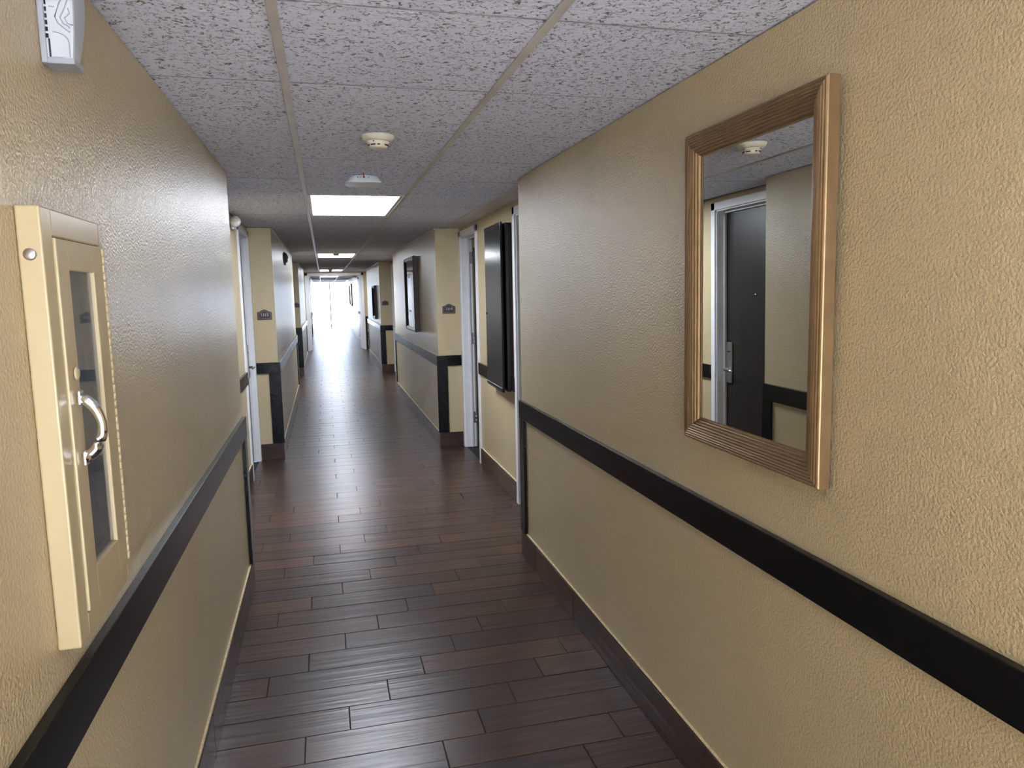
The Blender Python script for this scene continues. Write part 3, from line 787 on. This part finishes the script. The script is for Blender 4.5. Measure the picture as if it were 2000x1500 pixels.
# ------------------------------------------------------------------ smoke detectors
def smoke(x, y, label, first=None):
    if first is not None:
        c = copy_tree(first); c.location = (x, y, H); c['label'] = label; return c
    rt = empty('smoke_detector', (x, y, H), label=label, category='smoke detector', group='ceiling smoke detectors')
    q = MB(); q.lathe([(0, 0.001), (0.070, 0.001), (0.070, -0.006), (0.066, -0.014), (0.058, -0.021), (0.050, -0.024), (0, -0.024)], 'ivory', 40); q.build('base', rt)
    q = MB(); q.lathe([(0, -0.0235), (0.048, -0.0235), (0.046, -0.030), (0.041, -0.034), (0.040, -0.036), (0.040, -0.044), (0.037, -0.049), (0.028, -0.052), (0, -0.053)], 'ivory', 36); hd = q.build('sensor_head', rt)
    for k in range(8):
        a = math.radians(-90+22+45*k) if k else math.radians(-78)
        wv = 0.012 if k else 0.006
        q = MB(); b = bmesh.new(); bmesh.ops.create_cube(b, size=1)
        for v in b.verts: v.co = Vector((v.co.x*0.004, v.co.y*wv*2*0.9, v.co.z*0.0055))
        q.join(b, 'slot', Matrix.Rotation(a-0.22, 4, 'Z') @ Matrix.Translation((0.0392, 0, -0.0402))); q.build('vent_slot', hd)
    q = MB(); q.lathe([(0, -0.002), (0.003, -0.002), (0.003, 0.002), (0, 0.002)], 'red', 10, Matrix.Translation((-0.022, -0.043, -0.029))); q.build('indicator_light', rt)
    rt.scale = (0.92, 0.92, 0.92)
    return rt
s0 = smoke(0.236, 2.975, 'ivory smoke detector nearest the viewer, in front of the white access point')
smoke(0.214, 11.15, 'smoke detector silhouetted against the second ceiling light', s0)
smoke(0.200, 18.50, 'smoke detector silhouetted against the third ceiling light', s0)

# ------------------------------------------------------------------ access point
ap = empty('wireless_access_point', (0.232, 3.99, H), label='white rounded square wireless access point on the ceiling with orange cable', category='access point')
def rsq(hw, r, n=6):
    out = []
    for cx, cy, a0 in ((1, 1, 0), (-1, 1, 90), (-1, -1, 180), (1, -1, 270)):
        for k in range(n+1):
            a = math.radians(a0+90*k/n); out.append((cx*(hw-r)+r*math.cos(a), cy*(hw-r)+r*math.sin(a)))
    return out
b = bmesh.new(); rings = []
for hw, z in ((0.076, -0.002), (0.088, -0.012), (0.099, -0.030), (0.101, -0.036), (0.099, -0.041), (0.090, -0.044)):
    rings.append([b.verts.new((x, y, z)) for x, y in rsq(hw, 0.042)])
for a, c in zip(rings, rings[1:]):
    for j in range(len(a)): b.faces.new([a[j], a[(j+1) % len(a)], c[(j+1) % len(a)], c[j]])
b.faces.new(rings[0]); b.faces.new(rings[-1])
q = MB(); q.join(b, 'ap_white', None, False); q.build('shell', ap)
q = MB(); q.box(-0.06, 0.06, -0.06, 0.06, -0.003, 0.0005, 'grey_plastic'); q.build('mounting_plate', ap)
for x, wv, hv in ((-0.034, 0.006, 0.006), (-0.021, 0.003, 0.008), (0.0, 0.011, 0.010), (0.026, 0.005, 0.005)):
    q = MB(); b = bmesh.new(); bmesh.ops.create_cube(b, size=1)
    for v in b.verts: v.co = Vector((v.co.x*wv, v.co.y*0.003, v.co.z*hv))
    q.join(b, 'slot', Matrix.Translation((x, -0.0905, -0.0165)) @ Matrix.Rotation(math.radians(31), 4, 'X')); q.build('port', ap)
q = MB(); q.tube([(0.0, -0.091, -0.016), (0.0, -0.104, -0.016), (-0.002, -0.115, -0.010), (-0.004, -0.120, 0.002), (-0.004, -0.121, 0.010)], 0.0034, 'orange', 8); q.build('cable', ap); ap.scale = (0.9, 0.9, 1.0)

# ------------------------------------------------------------------ black wall cabinet, right recess
bc = empty('wall_cabinet', (XRB, 5.335, 0.80), label='tall shallow black metal cabinet on the right recess wall', category='cabinet')
q = MB(); q.box(-0.049, -0.0195, -0.285, 0.285, 0.004, 1.198, 'satin_black', 0.002); 
q.box(-0.0195, -0.0005, -0.285, 0.285, 0.112, 1.198, 'satin_black'); q.build('body', bc)
q = MB(); q.box(-0.076, -0.0605, -0.291, 0.291, 0.0, 1.204, 'satin_black', 0.003, 2); dr2 = q.build('door', bc); dr2.location = (-0.001, 0, 0); dr2.rotation_euler = (0, 0, math.radians(-1.5))
for z0_, z1_, in ((0.008, 0.030), (1.174, 1.196)):
    q = MB(); q.box(-0.0795, -0.0755, -0.283, 0.283, z0_, z1_, 'satin_black', 0.0015); q.build('edge_lip', dr2)
q = MB(); q.lathe([(0, 0), (0.008, 0), (0.008, 0.004), (0.006, 0.007), (0, 0.007)], 'slot', 14, Matrix.Translation((-0.076, 0.262, 0.555)) @ Matrix.Rotation(-math.pi/2, 4, 'Y')); q.build('lock', dr2)

# ------------------------------------------------------------------ emergency light, left recess
el = empty('emergency_light', (XLB, 5.83, 2.06), label='small emergency lamp high in the left recess beside the white door frame', category='emergency light')
q = MB(); q.box(0.0005, 0.026, 0.02, 0.19, -0.045, 0.045, 'white_plastic', 0.006, 3); q.tube([(0.013, 0.03, 0.0), (0.03, 0.028, 0.002), (0.042, 0.02, 0.004)], 0.010, 'white_plastic', 10); q.build('housing', el)
for yy in (-0.015,):
    q = MB()
    mtx = Matrix.Translation((0.042, yy, 0.004)) @ Matrix.Rotation(math.radians(80), 4, 'X')
    q.lathe([(0, -0.05), (0.020, -0.05), (0.030, -0.03), (0.038, 0.0), (0.040, 0.016), (0.037, 0.018)], 'white_plastic', 24, mtx)
    lh = q.build('lamp_head', el)
    q = MB(); q.lathe([(0.0375, 0.014), (0.030, 0.022), (0.015, 0.027), (0, 0.028)], 'lens', 24, mtx); q.build('lens', lh)

# ------------------------------------------------------------------ room number signs
def text_mesh(s, size):
    cu = bpy.data.curves.new('number', 'FONT'); cu.body = s; cu.size = size; cu.extrude = 0.0008
    cu.align_x = 'CENTER'; cu.align_y = 'CENTER'
    o = bpy.data.objects.new('tmp', cu); COL.objects.link(o)
    dg = bpy.context.evaluated_depsgraph_get(); me = bpy.data.meshes.new_from_object(o.evaluated_get(dg))
    bpy.data.objects.remove(o); return me
def sign(x, y, z, label, txt=None):
    rt = empty('room_sign', (x, y, z), label=label, category='sign', group='room number plaques')
    R = Matrix.Rotation(math.pi/2, 4, 'X')
    def outline(ins):
        hw, lo, sh, top = 0.0625-ins, -0.040+ins, 0.030-ins, 0.052-ins
        pts = [(-hw, lo), (hw, lo), (hw, sh)]
        n = 14
        for k in range(n+1):
            t = k/n; xx = hw*0.86*(1-2*t); pts.append((xx, sh+(top-sh)*(0.5+0.5*math.cos(math.pi*(2*t-1)))**0.8))
        pts.append((-hw, sh)); return pts
    q = MB(); q.prism(outline(0), 0.0005, 0.0060, 'sign_edge', R); q.build('border', rt)
    q = MB(); q.prism(outline(0.006), 0.0060, 0.0072, 'sign_rim', R); q.build('rim', rt)
    q = MB(); q.prism(outline(0.014), 0.0072, 0.0080, 'sign', R); q.build('plate', rt)
    if txt:
        me = text_mesh(txt, 0.036); me.materials.clear(); me.materials.append(M['number'])
        o = bpy.data.objects.new('number', me); COL.objects.link(o); o.parent = rt
        o.location = (0, -0.0084, 0.004); o.rotation_euler = (math.pi/2, 0, 0)
    return rt
sign(1.176, 7.06, 1.357, 'room plaque reading 1314 on the near right corner wall', '1314')
sign(-0.527, 7.06, 1.343, 'room plaque reading 1315 on the near left corner wall', '1315')
sign(1.158, 14.4, 1.335, 'small dark room plaque on the second right corner wall down the hallway')
sign(-0.500, 14.4, 1.330, 'small dark room plaque on the second left corner wall down the hallway')

# ------------------------------------------------------------------ fire alarm strobe on the second left wall section
fa = empty('fire_alarm', (XL, 9.25, 1.955), label='dark fire alarm sounder high on the second left wall section', category='fire alarm')
q = MB(); q.box(0.0005, 0.022, -0.055, 0.055, -0.075, 0.075, 'alarm', 0.004, 2); q.build('back_box', fa)
q = MB(); q.prism([(0.020, -0.055), (0.044, -0.035), (0.048, 0.030), (0.036, 0.060), (0.020, 0.068)], -0.045, 0.045, 'alarm', Matrix.Rotation(math.pi/2, 4, 'X')); hb = q.build('horn', fa)
q = MB(); q.box(0.044, 0.056, -0.03, 0.03, 0.0, 0.03, 'lens', 0.004, 2); q.build('strobe_lens', fa)
